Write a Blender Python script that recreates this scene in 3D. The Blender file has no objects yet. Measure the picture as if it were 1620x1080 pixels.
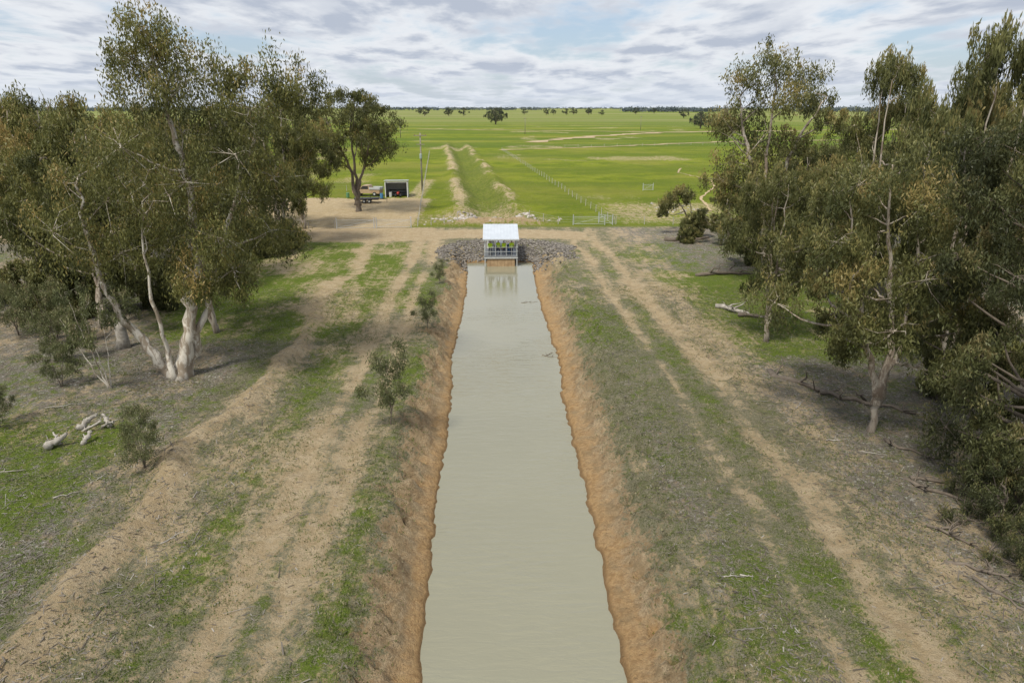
import bpy, math, random
import numpy as np
from mathutils import Vector, Matrix
random.seed(7); rng=np.random.default_rng(7)
sc=bpy.context.scene; col=sc.collection
D=bpy.data
# ---------------------------------------------------------------- helpers
def nd(nt,typ,ins=None,**props):
    n=nt.nodes.new(typ)
    for k,v in props.items(): setattr(n,k,v)
    for k,v in (ins or {}).items():
        s=n.inputs[k]
        if isinstance(v,bpy.types.NodeSocket): nt.links.new(v,s)
        else:
            if isinstance(v,tuple) and len(v)==3 and s.type=='RGBA': v=v+(1,)
            s.default_value=v
    return n
def M(nt,op,a,b=0.0,c=None,clamp=False):
    ins={0:a,1:b}
    if c is not None: ins[2]=c
    n=nd(nt,'ShaderNodeMath',ins,operation=op); n.use_clamp=clamp
    return n.outputs[0]
def mix(nt,f,a,b,blend='MIX'):
    n=nd(nt,'ShaderNodeMix',data_type='RGBA',blend_type=blend)
    for i,v in ((0,f),(6,a),(7,b)):
        if isinstance(v,bpy.types.NodeSocket): nt.links.new(v,n.inputs[i])
        else:
            if isinstance(v,tuple) and len(v)==3: v=v+(1,)
            n.inputs[i].default_value=v
    return n.outputs[2]
def sstep(nt,v,a,b):
    n=nd(nt,'ShaderNodeMapRange',{0:v,1:a,2:b,3:0.0,4:1.0},interpolation_type='SMOOTHSTEP')
    return n.outputs[0]
def noise(nt,vec,scale,detail=4,rough=.55,dist=0.0):
    return nd(nt,'ShaderNodeTexNoise',{'Vector':vec,'Scale':scale,'Detail':detail,'Roughness':rough,'Distortion':dist}).outputs[0]
def vmul(nt,p,v): return nd(nt,'ShaderNodeVectorMath',{0:p,1:v},operation='MULTIPLY').outputs[0]
def newmat(name):
    m=D.materials.new(name); m.use_nodes=True; nt=m.node_tree
    nt.nodes.clear()
    out=nt.nodes.new('ShaderNodeOutputMaterial')
    return m,nt,out
def simple(name,c1,c2=None,rough=.6,scale=8,metal=0.0,bump=0.0):
    m,nt,out=newmat(name)
    tc=nd(nt,'ShaderNodeTexCoord').outputs['Object']
    c2=c2 or tuple(x*.75 for x in c1)
    n=noise(nt,tc,scale,6,.65)
    c=mix(nt,sstep(nt,n,.35,.65),c1,c2)
    b=nd(nt,'ShaderNodeBsdfPrincipled',{'Base Color':c,'Roughness':rough,'Metallic':metal})
    if bump:
        bp=nd(nt,'ShaderNodeBump',{'Strength':bump,'Distance':.05,'Height':n})
        nt.links.new(bp.outputs[0],b.inputs['Normal'])
    nt.links.new(b.outputs[0],out.inputs[0]); return m
def vn(x,y,seed=0):
    xi=np.floor(x); yi=np.floor(y); fx=x-xi; fy=y-yi
    fx=fx*fx*(3-2*fx); fy=fy*fy*(3-2*fy)
    def h(a,b):
        v=np.sin(a*127.1+b*311.7+seed*74.7)*43758.5453
        return v-np.floor(v)
    return (h(xi,yi)*(1-fx)+h(xi+1,yi)*fx)*(1-fy)+(h(xi,yi+1)*(1-fx)+h(xi+1,yi+1)*fx)*fy
def fbm(x,y,seed=0,o=4):
    s=0;a=.5;t=0
    for i in range(o):
        s=s+a*vn(x*2**i+i*17.3,y*2**i-i*9.1,seed+i); t+=a; a*=.5
    return s/t
def ss(v,a,b):
    t=np.clip((v-a)/(b-a),0,1); return t*t*(3-2*t)
def meshobj(name,verts,faces,mats=None,smooth=False,parent=None,loc=None):
    me=D.meshes.new(name); me.from_pydata([tuple(v) for v in verts],[],faces); me.update()
    if mats:
        for m in (mats if isinstance(mats,(list,tuple)) else [mats]): me.materials.append(m)
    if smooth: me.polygons.foreach_set('use_smooth',[True]*len(me.polygons))
    o=D.objects.new(name,me); col.objects.link(o)
    if parent: o.parent=parent
    if loc is not None: o.location=loc
    return o
def quadmesh(name,V,nper,mat,tint=None):
    n=len(V)//nper
    me=D.meshes.new(name)
    me.vertices.add(len(V)); me.vertices.foreach_set('co',V.astype(np.float32).ravel())
    me.loops.add(n*nper); me.loops.foreach_set('vertex_index',np.arange(n*nper,dtype=np.int32))
    me.polygons.add(n); me.polygons.foreach_set('loop_start',np.arange(n,dtype=np.int32)*nper)
    me.update(calc_edges=True)
    if tint is not None:
        a=me.attributes.new('tint','FLOAT','FACE'); a.data.foreach_set('value',tint.astype(np.float32))
    me.materials.append(mat); return me
def top(o,label,cat,group=None,kind=None):
    o['label']=label; o['category']=cat
    if group:o['group']=group
    if kind:o['kind']=kind
    return o
def empty(name,loc,rot=0):
    e=D.objects.new(name,None); e.location=loc; e.rotation_euler=(0,0,rot); e.empty_display_size=.3
    col.objects.link(e); return e
class MB:
    def __init__(s): s.v=[]; s.f=[]; s.m=[]
    def box(s,c,d,mi=0,rot=None):
        b=len(s.v)
        for sx in(-.5,.5):
            for sy in(-.5,.5):
                for sz in(-.5,.5):
                    p=Vector((sx*d[0],sy*d[1],sz*d[2]))
                    if rot: p=rot@p
                    s.v.append((p.x+c[0],p.y+c[1],p.z+c[2]))
        for q in((0,1,3,2),(4,6,7,5),(0,4,5,1),(2,3,7,6),(0,2,6,4),(1,5,7,3)):
            s.f.append(tuple(b+i for i in q)); s.m.append(mi)
        return s
    def tube(s,pts,rad,n=6,mi=0,cap=True):
        b=len(s.v); k=len(pts); P=[Vector(p) for p in pts]
        for i,p in enumerate(P):
            t=(P[min(i+1,k-1)]-P[max(i-1,0)]).normalized()
            u=t.cross(Vector((0,1,0)) if abs(t.y)<.9 else Vector((1,0,0))).normalized(); w=t.cross(u)
            r=rad[i] if hasattr(rad,'__len__') else rad
            for j in range(n):
                a=2*math.pi*j/n
                q=p+u*math.cos(a)*r+w*math.sin(a)*r; s.v.append(tuple(q))
        for i in range(k-1):
            for j in range(n):
                s.f.append((b+i*n+j,b+i*n+(j+1)%n,b+(i+1)*n+(j+1)%n,b+(i+1)*n+j)); s.m.append(mi)
        if cap:
            s.f.append(tuple(b+j for j in range(n))[::-1]); s.m.append(mi)
            s.f.append(tuple(b+(k-1)*n+j for j in range(n))); s.m.append(mi)
        return s
    def prism(s,prof,x0,x1,mi=0):
        b=len(s.v);n=len(prof)
        for x in(x0,x1): s.v+=[(x,p[0],p[1]) for p in prof]
        for j in range(n): s.f.append((b+j,b+(j+1)%n,b+n+(j+1)%n,b+n+j)); s.m.append(mi)
        s.f.append(tuple(b+j for j in range(n))[::-1]); s.f.append(tuple(b+n+j for j in range(n))); s.m+=[mi,mi]
        return s
    def obj(s,name,mats,smooth=False,parent=None,loc=None):
        o=meshobj(name,s.v,s.f,mats,smooth,parent,loc)
        o.data.polygons.foreach_set('material_index',s.m); return o
# ---------------------------------------------------------------- camera
CAMH=16.0
cam=D.cameras.new('camera'); co=D.objects.new('camera',cam); col.objects.link(co)
co.location=(-.8,0,CAMH); co.rotation_euler=(math.radians(90-18.9),0,math.radians(-1.6))
cam.lens=24; cam.sensor_width=36; cam.clip_end=30000; cam.clip_start=.2; sc.camera=co
# ---------------------------------------------------------------- world
SE,SAZ=math.radians(57),math.radians(215)
w=D.worlds.new('World'); sc.world=w; w.use_nodes=True; nt=w.node_tree; nt.nodes.clear()
wo=nt.nodes.new('ShaderNodeOutputWorld')
sky=nd(nt,'ShaderNodeTexSky',sky_type='NISHITA',sun_disc=False,sun_elevation=SE,sun_rotation=SAZ,dust_density=1.2,ozone_density=1.5)
g=nd(nt,'ShaderNodeTexCoord').outputs['Generated']
sp=nd(nt,'ShaderNodeSeparateXYZ',{0:g})
zz=M(nt,'ADD',M(nt,'MAXIMUM',sp.outputs[2],0.0),.10)
cx=M(nt,'MULTIPLY',M(nt,'DIVIDE',sp.outputs[0],zz),1.7); cy=M(nt,'DIVIDE',sp.outputs[1],zz)
cv=nd(nt,'ShaderNodeCombineXYZ',{0:cx,1:cy,2:9.4}).outputs[0]
n1=noise(nt,cv,.9,8,.56,.12)
cv2=nd(nt,'ShaderNodeCombineXYZ',{0:cx,1:M(nt,'ADD',cy,.32),2:9.4}).outputs[0]
n2=noise(nt,cv2,.9,6,.53,.12)
n3=noise(nt,cv,.27,3,.5)
dens=M(nt,'ADD',n1,M(nt,'MULTIPLY',M(nt,'SUBTRACT',n3,.5),.5))
mask=sstep(nt,dens,.33,.51)
under=sstep(nt,M(nt,'SUBTRACT',n1,n2),-.05,.14)
thick=sstep(nt,dens,.46,.66)
shade=M(nt,'ADD',M(nt,'MULTIPLY',under,.6),M(nt,'MULTIPLY',thick,.55),clamp=True)
ccol=mix(nt,shade,(6.2,6.4,6.7),(3.6,4.0,4.75))
skyc=mix(nt,.5,sky.outputs[0],(3.5,4.3,5.6))
haze=sstep(nt,sp.outputs[2],.06,-.002)
c=mix(nt,mask,skyc,ccol)
c=mix(nt,M(nt,'MULTIPLY',haze,.5),c,(5.2,5.7,6.4))
bg=nd(nt,'ShaderNodeBackground',{0:c,1:.135}); nt.links.new(bg.outputs[0],wo.inputs[0])
sl=D.lights.new('sun','SUN'); sl.energy=4.1; sl.angle=math.radians(12); sl.color=(1,.94,.82)
so=D.objects.new('sun',sl); col.objects.link(so)
sd=Vector((math.sin(SAZ)*math.cos(SE),math.cos(SAZ)*math.cos(SE),math.sin(SE)))
so.rotation_euler=(-sd).to_track_quat('-Z','Y').to_euler(); so.location=(0,-20,60)
sc.view_settings.view_transform='Standard'; sc.view_settings.look='None'; sc.view_settings.exposure=0
# ---------------------------------------------------------------- terrain
WZ=-1.5
def wl(Y): return 3.28+.45*np.clip((Y-15)/35,0,1)
def xchan(Y): return -.5-.075*(Y-100)+(fbm(Y*.03,Y*0,77)-.5)*1.6*ss(Y,110,150)
def wobf(Y): return (fbm(Y*.07,Y*0,31)-.5)*2.2
def ridgef(Y): return (fbm(Y*.16,Y*0,15)-.5)*3.2
def height(X,Y):
    nb=(fbm(Y*.3,X*0+3,5)-.5)*1.7+(fbm(Y*1.4,X*.4,6)-.5)*1.2
    nbw=(fbm(Y*.15,X*0+9,8)-.5)*.5+(fbm(Y*.9,X*0+np.where(X<0,5,0),7)-.5)*.2+(fbm(Y*2.6,X*0+np.where(X<0,5,0),9)-.5)*.3
    half=wl(Y)+nbw
    lip=np.where(X<0,5.6,6.4)+nb
    s=(np.abs(X)-half)/(lip-half)
    se=(Y-80+ .4*(fbm(X*.8,Y*0,11)-.5))/6.0
    sp_,sep=np.maximum(s,0),np.maximum(se,0)
    S=np.where((s>0)|(se>0),np.sqrt(sp_**2+sep**2),np.maximum(s,se*1.5))
    gul=np.abs(fbm(X*.5,Y*1.1,24)-.5)
    rill=(fbm(X*1.5,Y*2.2,21)-.5)*.8+(fbm(X*.6,Y*.9,22)-.5)*.5+(fbm(X*3,Y*3.5,23)-.5)*.45-.35*ss(gul,.07,0.)
    z=np.where(S<0,WZ+np.maximum(1.6*S,-1.2),WZ+.2*ss(S,0,.13)+1.3*ss(S,.12,1.1)**.75)
    bankm=ss(S,.22,.5)*(1-ss(S,1.0,1.6))
    z=z+rill*bankm*(1-ss(se,0,.3))
    z=z+.16*ss(S,.02,.1)*(1-ss(S,.12,.35))*(fbm(X*2,Y*1.8,26))
    flat=ss(S,.9,1.4)
    und=(fbm(X*.16,Y*.16,1)-.5)*.5+(fbm(X*.8,Y*.8,2)-.5)*.24+(fbm(X*2.2,Y*2.2,3)-.5)*.12
    far=1-ss(Y,150,400)
    z=z+und*flat*far*np.where(np.abs(Y-91)<8,.3,1)
    z=z+.5*np.exp(-((X+15.6+ridgef(Y))/.7)**2)*(1-ss(Y,50,62))*(.5+fbm(X*.7,Y*.5,14))
    for c_,dd in((-7.7,.08),(-9.6,.08),(10,.08),(12.7,.09)):
        z=z-dd*np.exp(-((X-c_-wobf(Y))/.3)**2)*(1-ss(Y,80,86))
    d=np.abs(X-xchan(Y)+(fbm(Y*.06,X*0,78)-.5)*1.4)
    on=ss(Y,99,104)*(1-ss(Y,300,360))
    ch=-1.0*(1-ss(d,.6,3.5))+.7*np.exp(-((d-4.7)/1.5)**2)*(.45+.9*ss(fbm(X*.2,Y*.1,17),.25,.75))
    ch=ch+(fbm(X*.7,Y*.4,18)-.5)*.5*(1-ss(d,5,7))
    z=z+ch*on
    z=z+.8*np.exp(-((Y-99.5)/1.5)**2)*np.exp(-((X+.5)/6)**4)*(.3+1.4*fbm(X*.5,Y*.5,19))
    return z,S,se,ss(S,-.05,.1)*(1-ss(S,.85,1.15))
def axis(lo,hi,step,outlo,outhi,g):
    a=list(np.arange(lo,hi,step)); s=step; x=a[-1]
    while x<outhi: s*=g; x+=s; a.append(x)
    s=step; x=a[0]; b=[]
    while x>outlo: s*=g; x-=s; b.append(x)
    return np.array(b[::-1]+a)
xs=axis(-34,34,.2,-11000,11000,1.075); ys=axis(8,112,.25,-150,14000,1.02)
X,Y=np.meshgrid(xs,ys); Z,S,SEE,BK=height(X,Y)
def gz(x,y): return float(height(np.array([float(x)]),np.array([float(y)]))[0][0])
def band(X,c,w): return np.exp(-((X-c)/w)**2)
def boxm(X,Y,x0,x1,y0,y1,s=2.0): return ss(X,x0-s,x0+s)*(1-ss(X,x1-s,x1+s))*ss(Y,y0-s,y0+s)*(1-ss(Y,y1-s,y1+s))
near=1-ss(Y,95,98)
wob=wobf(Y); wob2=ridgef(Y)
big=(fbm(X*.13,Y*.1,40)-.5); med=(fbm(X*.5,Y*.3,41)-.5)
dirt=.22+.24*band(X-wob,-8.8,2.3)+.38*band(X-wob,-7.6,.42)+.38*band(X-wob,-9.7,.45)-.2*band(X-wob,-8.65,.45)+.62*band(X+wob2,-15.6,.9)+.17*band(X,-13,1.4)
dirt=dirt+.42*band(X-wob,10,.5)+.5*band(X-wob,12.7,.75)+.2*band(X,15.5,1.8)-.10*band(X,7.8,1.0)-.1*band(X,-6.1,.6)+.12*ss(Y,40,70)*band(X,-8.5,3)+.10*(1-ss(Y,22,34))*band(X,-9,5)+.06*(1-ss(Y,20,30))*band(X,12,4)+.2*(1-ss(Y,22,32))*band(X,6.6,1.0)
dirt=dirt+1.05*big+.8*med
dirt=np.clip(dirt,0,1)*near
yb=(fbm(X*.12,Y*0,45)-.5)*3-ss(np.abs(X),4,16)*2.5
dirt=np.maximum(dirt,boxm(X,Y+yb*.3,-75,-8,86,96,1.5)*1.0)
dirt=np.maximum(dirt,boxm(X,Y-yb*.8,-14,12,87.5,94.5,1)*1.0)
dirt=np.maximum(dirt,boxm(X,Y,-90,-12.5,86,130,2)*(.75+.7*fbm(X*.07,Y*.07,42)))
dirt=np.maximum(dirt,boxm(X,Y,-17.5,-14,95,165,1)*.6)
dirt=np.maximum(dirt,boxm(X,Y,17,40,99,122,4)*(.25+.6*fbm(X*.12,Y*.12,43)))
dirt=np.maximum(dirt,boxm(X,Y,-95,-45,125,190,10)*.7)
dirt=np.maximum(dirt,ss(Y,98,104)*(1-ss(Y,500,900))*np.clip((fbm(X*.05,Y*.03,46)-.6)*4,0,.5))
dch=np.abs(X-xchan(Y)+(fbm(Y*.06,X*0,78)-.5)*1.4); onch=ss(Y,97,100)*(1-ss(Y,300,360))
side=np.where(X<xchan(Y),.12,-.06)
dirt=np.maximum(dirt,onch*band(dch,4.6,1.7)*np.clip(.36+side*1.5+(fbm(X*.35,Y*.1,44)-.5)*2.4+.25*(1-ss(Y,103,125)),0,.75))
dirt=np.maximum(dirt,.85*np.exp(-((Y-99.5)/2)**2)*np.exp(-((X+.5)/8)**4))
green=.34+.3*band(X,-6.3,.9)*(1-ss(Y,40,50))+.25*band(X,-11.8,1.3)+.25*band(X,11.4,.8)+.08*band(X,8.,1.6)+.18*band(X-wob,-8.65,.45)
green=green+.8*boxm(X,Y,-27,-12,48,86,3)+.4*boxm(X,Y,-29,-19,24,34,2)+.85*boxm(X,Y,16,30,43,68,2)+.45*boxm(X,Y,13,22,60,84,3)+.3*boxm(X,Y,-13,-6,55,85,2)
green=green+(fbm(X*.14,Y*.12,50)-.5)*1.1
green=np.clip(green,0,1)
litter=np.clip(.85*(1-ss(X,-19.5,-14.5))+.85*ss(X,13,17)+.3*band(X,-13.3,1.2)+.4*band(X,7.5,1.3)+(fbm(X*.2,Y*.2,55)-.5)*.6,0,1)*near
litter=litter*(1-.8*boxm(X,Y,-27,-12,50,90,3))
field=ss(Y,95,98)
clay=np.where(X<0,1-ss(S,.6,1.35),1-ss(S,.25,1.05))*(S>-.1)*(1-ss(SEE,0,.15))
clay=np.maximum(clay,.8*np.exp(-((Y-99.5)/1.8)**2)*np.exp(-((X+.5)/7.5)**4)); clay=np.maximum(clay,(S<0.1)*1.0)
ny,nx=X.shape
me=D.meshes.new('ground'); V=np.stack([X,Y,Z],-1).reshape(-1,3)
me.vertices.add(len(V)); me.vertices.foreach_set('co',V.astype(np.float32).ravel())
idx=np.arange(ny*nx).reshape(ny,nx)
F=np.stack([idx[:-1,:-1],idx[:-1,1:],idx[1:,1:],idx[1:,:-1]],-1).reshape(-1,4)
me.loops.add(F.size); me.loops.foreach_set('vertex_index',F.astype(np.int32).ravel())
me.polygons.add(len(F)); me.polygons.foreach_set('loop_start',np.arange(len(F),dtype=np.int32)*4)
me.update(calc_edges=True); me.polygons.foreach_set('use_smooth',np.ones(len(F),bool))
for nm,arrs in(('ma',(dirt,green,litter)),('mb',(clay,field,np.clip(onch*(1-ss(dch,3,5)),0,1)))):
    a=me.attributes.new(nm,'FLOAT_COLOR','POINT')
    a.data.foreach_set('color',np.stack([*arrs,np.ones_like(dirt)],-1).astype(np.float32).ravel())
m,nt,out=newmat('ground_soil_and_grass')
pos=nd(nt,'ShaderNodeNewGeometry').outputs['Position']
ma=nd(nt,'ShaderNodeSeparateColor',{0:nd(nt,'ShaderNodeAttribute',attribute_name='ma').outputs[0]})
mb=nd(nt,'ShaderNodeSeparateColor',{0:nd(nt,'ShaderNodeAttribute',attribute_name='mb').outputs[0]})
a1=noise(nt,pos,.3,4,.6); a2=noise(nt,pos,1.1,6,.65,.5); a3=noise(nt,pos,5,5,.7); a4=noise(nt,pos,17,4,.8)
b2=noise(nt,nd(nt,'ShaderNodeVectorMath',{0:pos,1:(31,17,5)},operation='ADD').outputs[0],1.5,7,.7,.4)
strk=noise(nt,vmul(nt,pos,(2.8,.22,1)),1.0,5,.65,.3)
def wsum(*t):
    r=None
    for k,v in t:
        x=M(nt,'MULTIPLY',M(nt,'SUBTRACT',v,.5),k); r=x if r is None else M(nt,'ADD',r,x)
    return r
pd=wsum((1.5,a2),(1.6,a3),(2.2,a4),(.9,strk)); pg=wsum((1.7,b2),(1.6,a3),(2.4,a4),(.6,a1))
sp4=sstep(nt,a4,.44,.57); sp3=sstep(nt,a3,.4,.62)
dry=mix(nt,sp4,(.285,.26,.175),(.095,.102,.05)); dry=mix(nt,M(nt,'MULTIPLY',sp3,.6),dry,(.24,.215,.148)); dry=mix(nt,M(nt,'MULTIPLY',sstep(nt,b2,.45,.65),.7),dry,(.14,.145,.068))
grn=mix(nt,sp4,(.165,.215,.03),(.06,.098,.013)); grn=mix(nt,M(nt,'MULTIPLY',sstep(nt,b2,.42,.65),.6),grn,(.13,.185,.024))
vor=nd(nt,'ShaderNodeTexVoronoi',{'Vector':pos,'Scale':9.0,'Randomness':1.0}).outputs['Color']
vs=nd(nt,'ShaderNodeSeparateColor',{0:vor}).outputs[0]
lit=mix(nt,sp4,(.28,.255,.215),(.115,.10,.08)); lit=mix(nt,M(nt,'GREATER_THAN',vs,.92),lit,(.40,.38,.34)); lit=mix(nt,M(nt,'MULTIPLY',sstep(nt,a2,.47,.67),.55),lit,(.25,.19,.135)); lit=mix(nt,M(nt,'MULTIPLY',sstep(nt,b2,.5,.65),.5),lit,(.12,.13,.055))
drt=mix(nt,sp3,(.52,.40,.25),(.43,.32,.19)); drt=mix(nt,sstep(nt,a2,.42,.66),drt,(.565,.455,.305)); drt=mix(nt,M(nt,'MULTIPLY',sp4,.33),drt,(.30,.235,.14)); drt=mix(nt,M(nt,'MULTIPLY',sstep(nt,strk,.5,.68),.35),drt,(.375,.285,.17))
cly=mix(nt,sp3,(.47,.33,.19),(.35,.24,.135)); cly=mix(nt,sstep(nt,b2,.4,.62),cly,(.53,.41,.265)); cly=mix(nt,M(nt,'MULTIPLY',sp4,.6),cly,(.22,.17,.10)); cly=mix(nt,M(nt,'MULTIPLY',sstep(nt,a2,.5,.60),.6),cly,(.26,.195,.11))
f1=noise(nt,pos,.02,4,.6,.5); f2=noise(nt,pos,.12,6,.7); f3=noise(nt,vmul(nt,pos,(.05,.5,1)),.05,4,.6)
fld=mix(nt,sstep(nt,f2,.38,.62),(.12,.17,.006),(.215,.255,.014)); fld=mix(nt,M(nt,'MULTIPLY',sstep(nt,f1,.45,.62),.7),fld,(.26,.25,.045)); fld=mix(nt,M(nt,'MULTIPLY',sstep(nt,f3,.43,.6),.75),fld,(.115,.16,.012)); fld=mix(nt,M(nt,'MULTIPLY',sp3,.4),fld,(.11,.12,.02))
pyd=nd(nt,'ShaderNodeSeparateXYZ',{0:pos}).outputs[1]
f5=noise(nt,vmul(nt,pos,(.15,1,1)),.006,3,.6)
f6=noise(nt,vmul(nt,pos,(.12,1,1)),.02,2,.5)
fld=mix(nt,M(nt,'MULTIPLY',M(nt,'MULTIPLY',sstep(nt,pyd,200,300),sstep(nt,f6,.48,.53)),.75),fld,(.09,.14,.012))
fld=mix(nt,M(nt,'MULTIPLY',sstep(nt,M(nt,'ADD',pyd,M(nt,'MULTIPLY',f5,900)),900,1600),.7),fld,mix(nt,sstep(nt,f5,.45,.55),(.27,.26,.12),(.16,.20,.045)))
fld=mix(nt,M(nt,'MULTIPLY',mb.outputs[2],.65),fld,mix(nt,sstep(nt,b2,.4,.6),(.08,.11,.018),(.18,.205,.04)))
base=mix(nt,sstep(nt,M(nt,'ADD',ma.outputs[2],wsum((1.4,a2),(1.2,a3))),.3,.7),dry,lit)
base=mix(nt,sstep(nt,M(nt,'ADD',ma.outputs[1],pg),.42,.72),base,grn)
base=mix(nt,mb.outputs[1],base,fld)
base=mix(nt,M(nt,'MULTIPLY',sstep(nt,M(nt,'ADD',ma.outputs[0],pd),.36,.64),.93),base,drt)
base=mix(nt,sstep(nt,M(nt,'ADD',mb.outputs[0],wsum((2.4,a2),(2.0,a3),(1.8,a4))),.35,.66),base,cly)
pz=nd(nt,'ShaderNodeSeparateXYZ',{0:pos}).outputs[2]
notf=M(nt,'SUBTRACT',1.0,mb.outputs[1])
wet2=M(nt,'MULTIPLY',sstep(nt,M(nt,'ADD',pz,M(nt,'MULTIPLY',a2,.9)),WZ+1.1,WZ+.6),notf)
base=mix(nt,M(nt,'MULTIPLY',wet2,.75),base,mix(nt,sp3,(.52,.33,.15),(.36,.215,.095)))
wet=sstep(nt,M(nt,'ADD',pz,M(nt,'MULTIPLY',a3,.3)),WZ+.32,WZ+.17)
base=mix(nt,M(nt,'MULTIPLY',M(nt,'MULTIPLY',wet,notf),.75),base,(.19,.12,.06))
bh=M(nt,'ADD',M(nt,'MULTIPLY',a3,.9),M(nt,'ADD',M(nt,'MULTIPLY',a4,.6),M(nt,'MULTIPLY',a2,.9)))
bp=nd(nt,'ShaderNodeBump',{'Strength':1.0,'Distance':.22,'Height':bh})
bs=nd(nt,'ShaderNodeBsdfPrincipled',{'Base Color':base,'Roughness':.95,'Normal':bp.outputs[0]})
bs.inputs['Specular IOR Level'].default_value=.15
nt.links.new(bs.outputs[0],out.inputs[0]); me.materials.append(m)
gr=D.objects.new('ground',me); col.objects.link(gr); top(gr,'patchy grass and sandy soil cut by an earthen channel','ground',kind='structure')
# water
m,nt,out=newmat('murky_water')
pos=nd(nt,'ShaderNodeNewGeometry').outputs['Position']
c=mix(nt,noise(nt,pos,.12,3,.5),(.225,.215,.15),(.265,.255,.18))
wv=vmul(nt,pos,(.5,2.0,1))
n_a=noise(nt,wv,1.5,4,.6,.6); patch=sstep(nt,noise(nt,pos,.16,2,.5),.36,.62)
wy=nd(nt,'ShaderNodeSeparateXYZ',{0:pos}).outputs[1]
lee=sstep(nt,wy,76,38)
h=M(nt,'ADD',M(nt,'MULTIPLY',n_a,M(nt,'ADD',M(nt,'MULTIPLY',M(nt,'MULTIPLY',M(nt,'ADD',patch,.35),lee),2.0),.15)),M(nt,'MULTIPLY',noise(nt,pos,.5,2,.5),.25))
bp=nd(nt,'ShaderNodeBump',{'Strength':.32,'Distance':.1,'Height':h})
b=nd(nt,'ShaderNodeBsdfPrincipled',{'Base Color':c,'Roughness':.02,'IOR':1.65,'Normal':bp.outputs[0]})
nt.links.new(b.outputs[0],out.inputs[0])
o=meshobj('water',[(-6,-140,WZ),(6,-140,WZ),(6,83,WZ),(-6,83,WZ)],[(0,1,2,3)],m); top(o,'murky green brown still water filling the earthen channel','water',kind='structure')
# ---------------------------------------------------------------- far tracks
mtrack=simple('track_soil',(.45,.34,.2),(.34,.27,.15),.95,.5)
def strip(name,pts,wd,z,label):
    v=[];f=[]
    P=[]
    for i in range(len(pts)-1):
        for t in np.linspace(0,1,14,endpoint=False):
            P.append((pts[i][0]*(1-t)+pts[i+1][0]*t,pts[i][1]*(1-t)+pts[i+1][1]*t))
    P.append(pts[-1])
    for i,(x,y) in enumerate(P):
        a=P[min(i+1,len(P)-1)];b_=P[max(i-1,0)];dx,dy=a[0]-b_[0],a[1]-b_[1];L=math.hypot(dx,dy)
        nxx,nyy=-dy/L,dx/L; ww=wd*(.5+1.*random.random()); j=(random.random()-.5)*wd*.8
        zb=gz(x,y)+z
        v+= [(x+nxx*(ww/2+j),y+nyy*(ww/2+j),zb),(x-nxx*(ww/2-j),y-nyy*(ww/2-j),zb)]
    for i in range(len(P)-1): f.append((2*i,2*i+1,2*i+3,2*i+2))
    top(meshobj(name,v,f,mtrack),label,'track',kind='structure')
strip('dirt_track',[(16,345),(60,420),(115,480),(230,520),(420,560)],9,.12,'bare earth track across the green paddock')
strip('dirt_track',[(2,282),(40,300),(110,345),(200,370)],3.5,.1,'narrow bare earth track across the green paddock')
strip('dirt_track',[(-60,560),(40,520),(115,482)],6,.12,'bare earth track in the far paddock')
strip('dirt_track',[(35,112),(38,128),(46,146),(50,160),(47,180),(52,195)],.45,.08,'thin worn stock path in green pasture')
# ---------------------------------------------------------------- trees
def wsum_(nt,*t):
    r=None
    for k,v in t:
        x=M(nt,'MULTIPLY',M(nt,'SUBTRACT',v,.5),k); r=x if r is None else M(nt,'ADD',r,x)
    return r
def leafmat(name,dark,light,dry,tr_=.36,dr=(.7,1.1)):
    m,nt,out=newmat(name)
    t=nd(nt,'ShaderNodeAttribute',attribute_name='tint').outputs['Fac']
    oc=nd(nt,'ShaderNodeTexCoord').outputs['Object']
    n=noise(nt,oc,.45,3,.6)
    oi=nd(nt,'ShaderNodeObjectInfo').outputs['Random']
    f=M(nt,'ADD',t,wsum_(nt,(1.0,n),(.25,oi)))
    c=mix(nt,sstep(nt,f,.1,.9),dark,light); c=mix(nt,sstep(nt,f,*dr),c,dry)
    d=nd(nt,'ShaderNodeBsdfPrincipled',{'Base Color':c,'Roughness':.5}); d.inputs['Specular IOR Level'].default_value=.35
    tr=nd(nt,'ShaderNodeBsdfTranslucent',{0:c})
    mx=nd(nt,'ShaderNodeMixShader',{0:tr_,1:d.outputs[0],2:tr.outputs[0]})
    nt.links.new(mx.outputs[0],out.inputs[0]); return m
ML=leafmat('olive_gum_leaves',(.072,.08,.026),(.20,.20,.060),(.34,.25,.09),dr=(.72,1.15))
MR=leafmat('grey_green_gum_leaves',(.078,.088,.030),(.21,.21,.075),(.33,.26,.10),dr=(.68,1.12))
MD=leafmat('dark_gum_leaves',(.055,.064,.027),(.14,.15,.058),(.22,.18,.08))
MF=leafmat('haze_tinted_far_leaves',(.05,.065,.045),(.09,.105,.07),(.12,.125,.08))  # bluish base colour stands in for haze over distance
MS=leafmat('shrub_leaves',(.10,.115,.05),(.20,.215,.09),(.26,.22,.13))
def barkmat(name,pale,brown,dark,z0,z1):
    m,nt,out=newmat(name)
    oc=nd(nt,'ShaderNodeTexCoord').outputs['Object']
    n=noise(nt,vmul(nt,oc,(1,1,.35)),2.6,6,.7,.8); z_=nd(nt,'ShaderNodeSeparateXYZ',{0:oc}).outputs[2]
    c=mix(nt,sstep(nt,n,.42,.56),pale,brown); c=mix(nt,M(nt,'MULTIPLY',sstep(nt,M(nt,'ADD',z_,M(nt,'MULTIPLY',n,2)),z1,z0),.7),c,dark)
    b=nd(nt,'ShaderNodeBsdfPrincipled',{'Base Color':c,'Roughness':.85}); nt.links.new(b.outputs[0],out.inputs[0]); return m
BARK=barkmat('gum_bark',(.46,.41,.34),(.21,.165,.125),(.11,.09,.07),.8,2.6)
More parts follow.
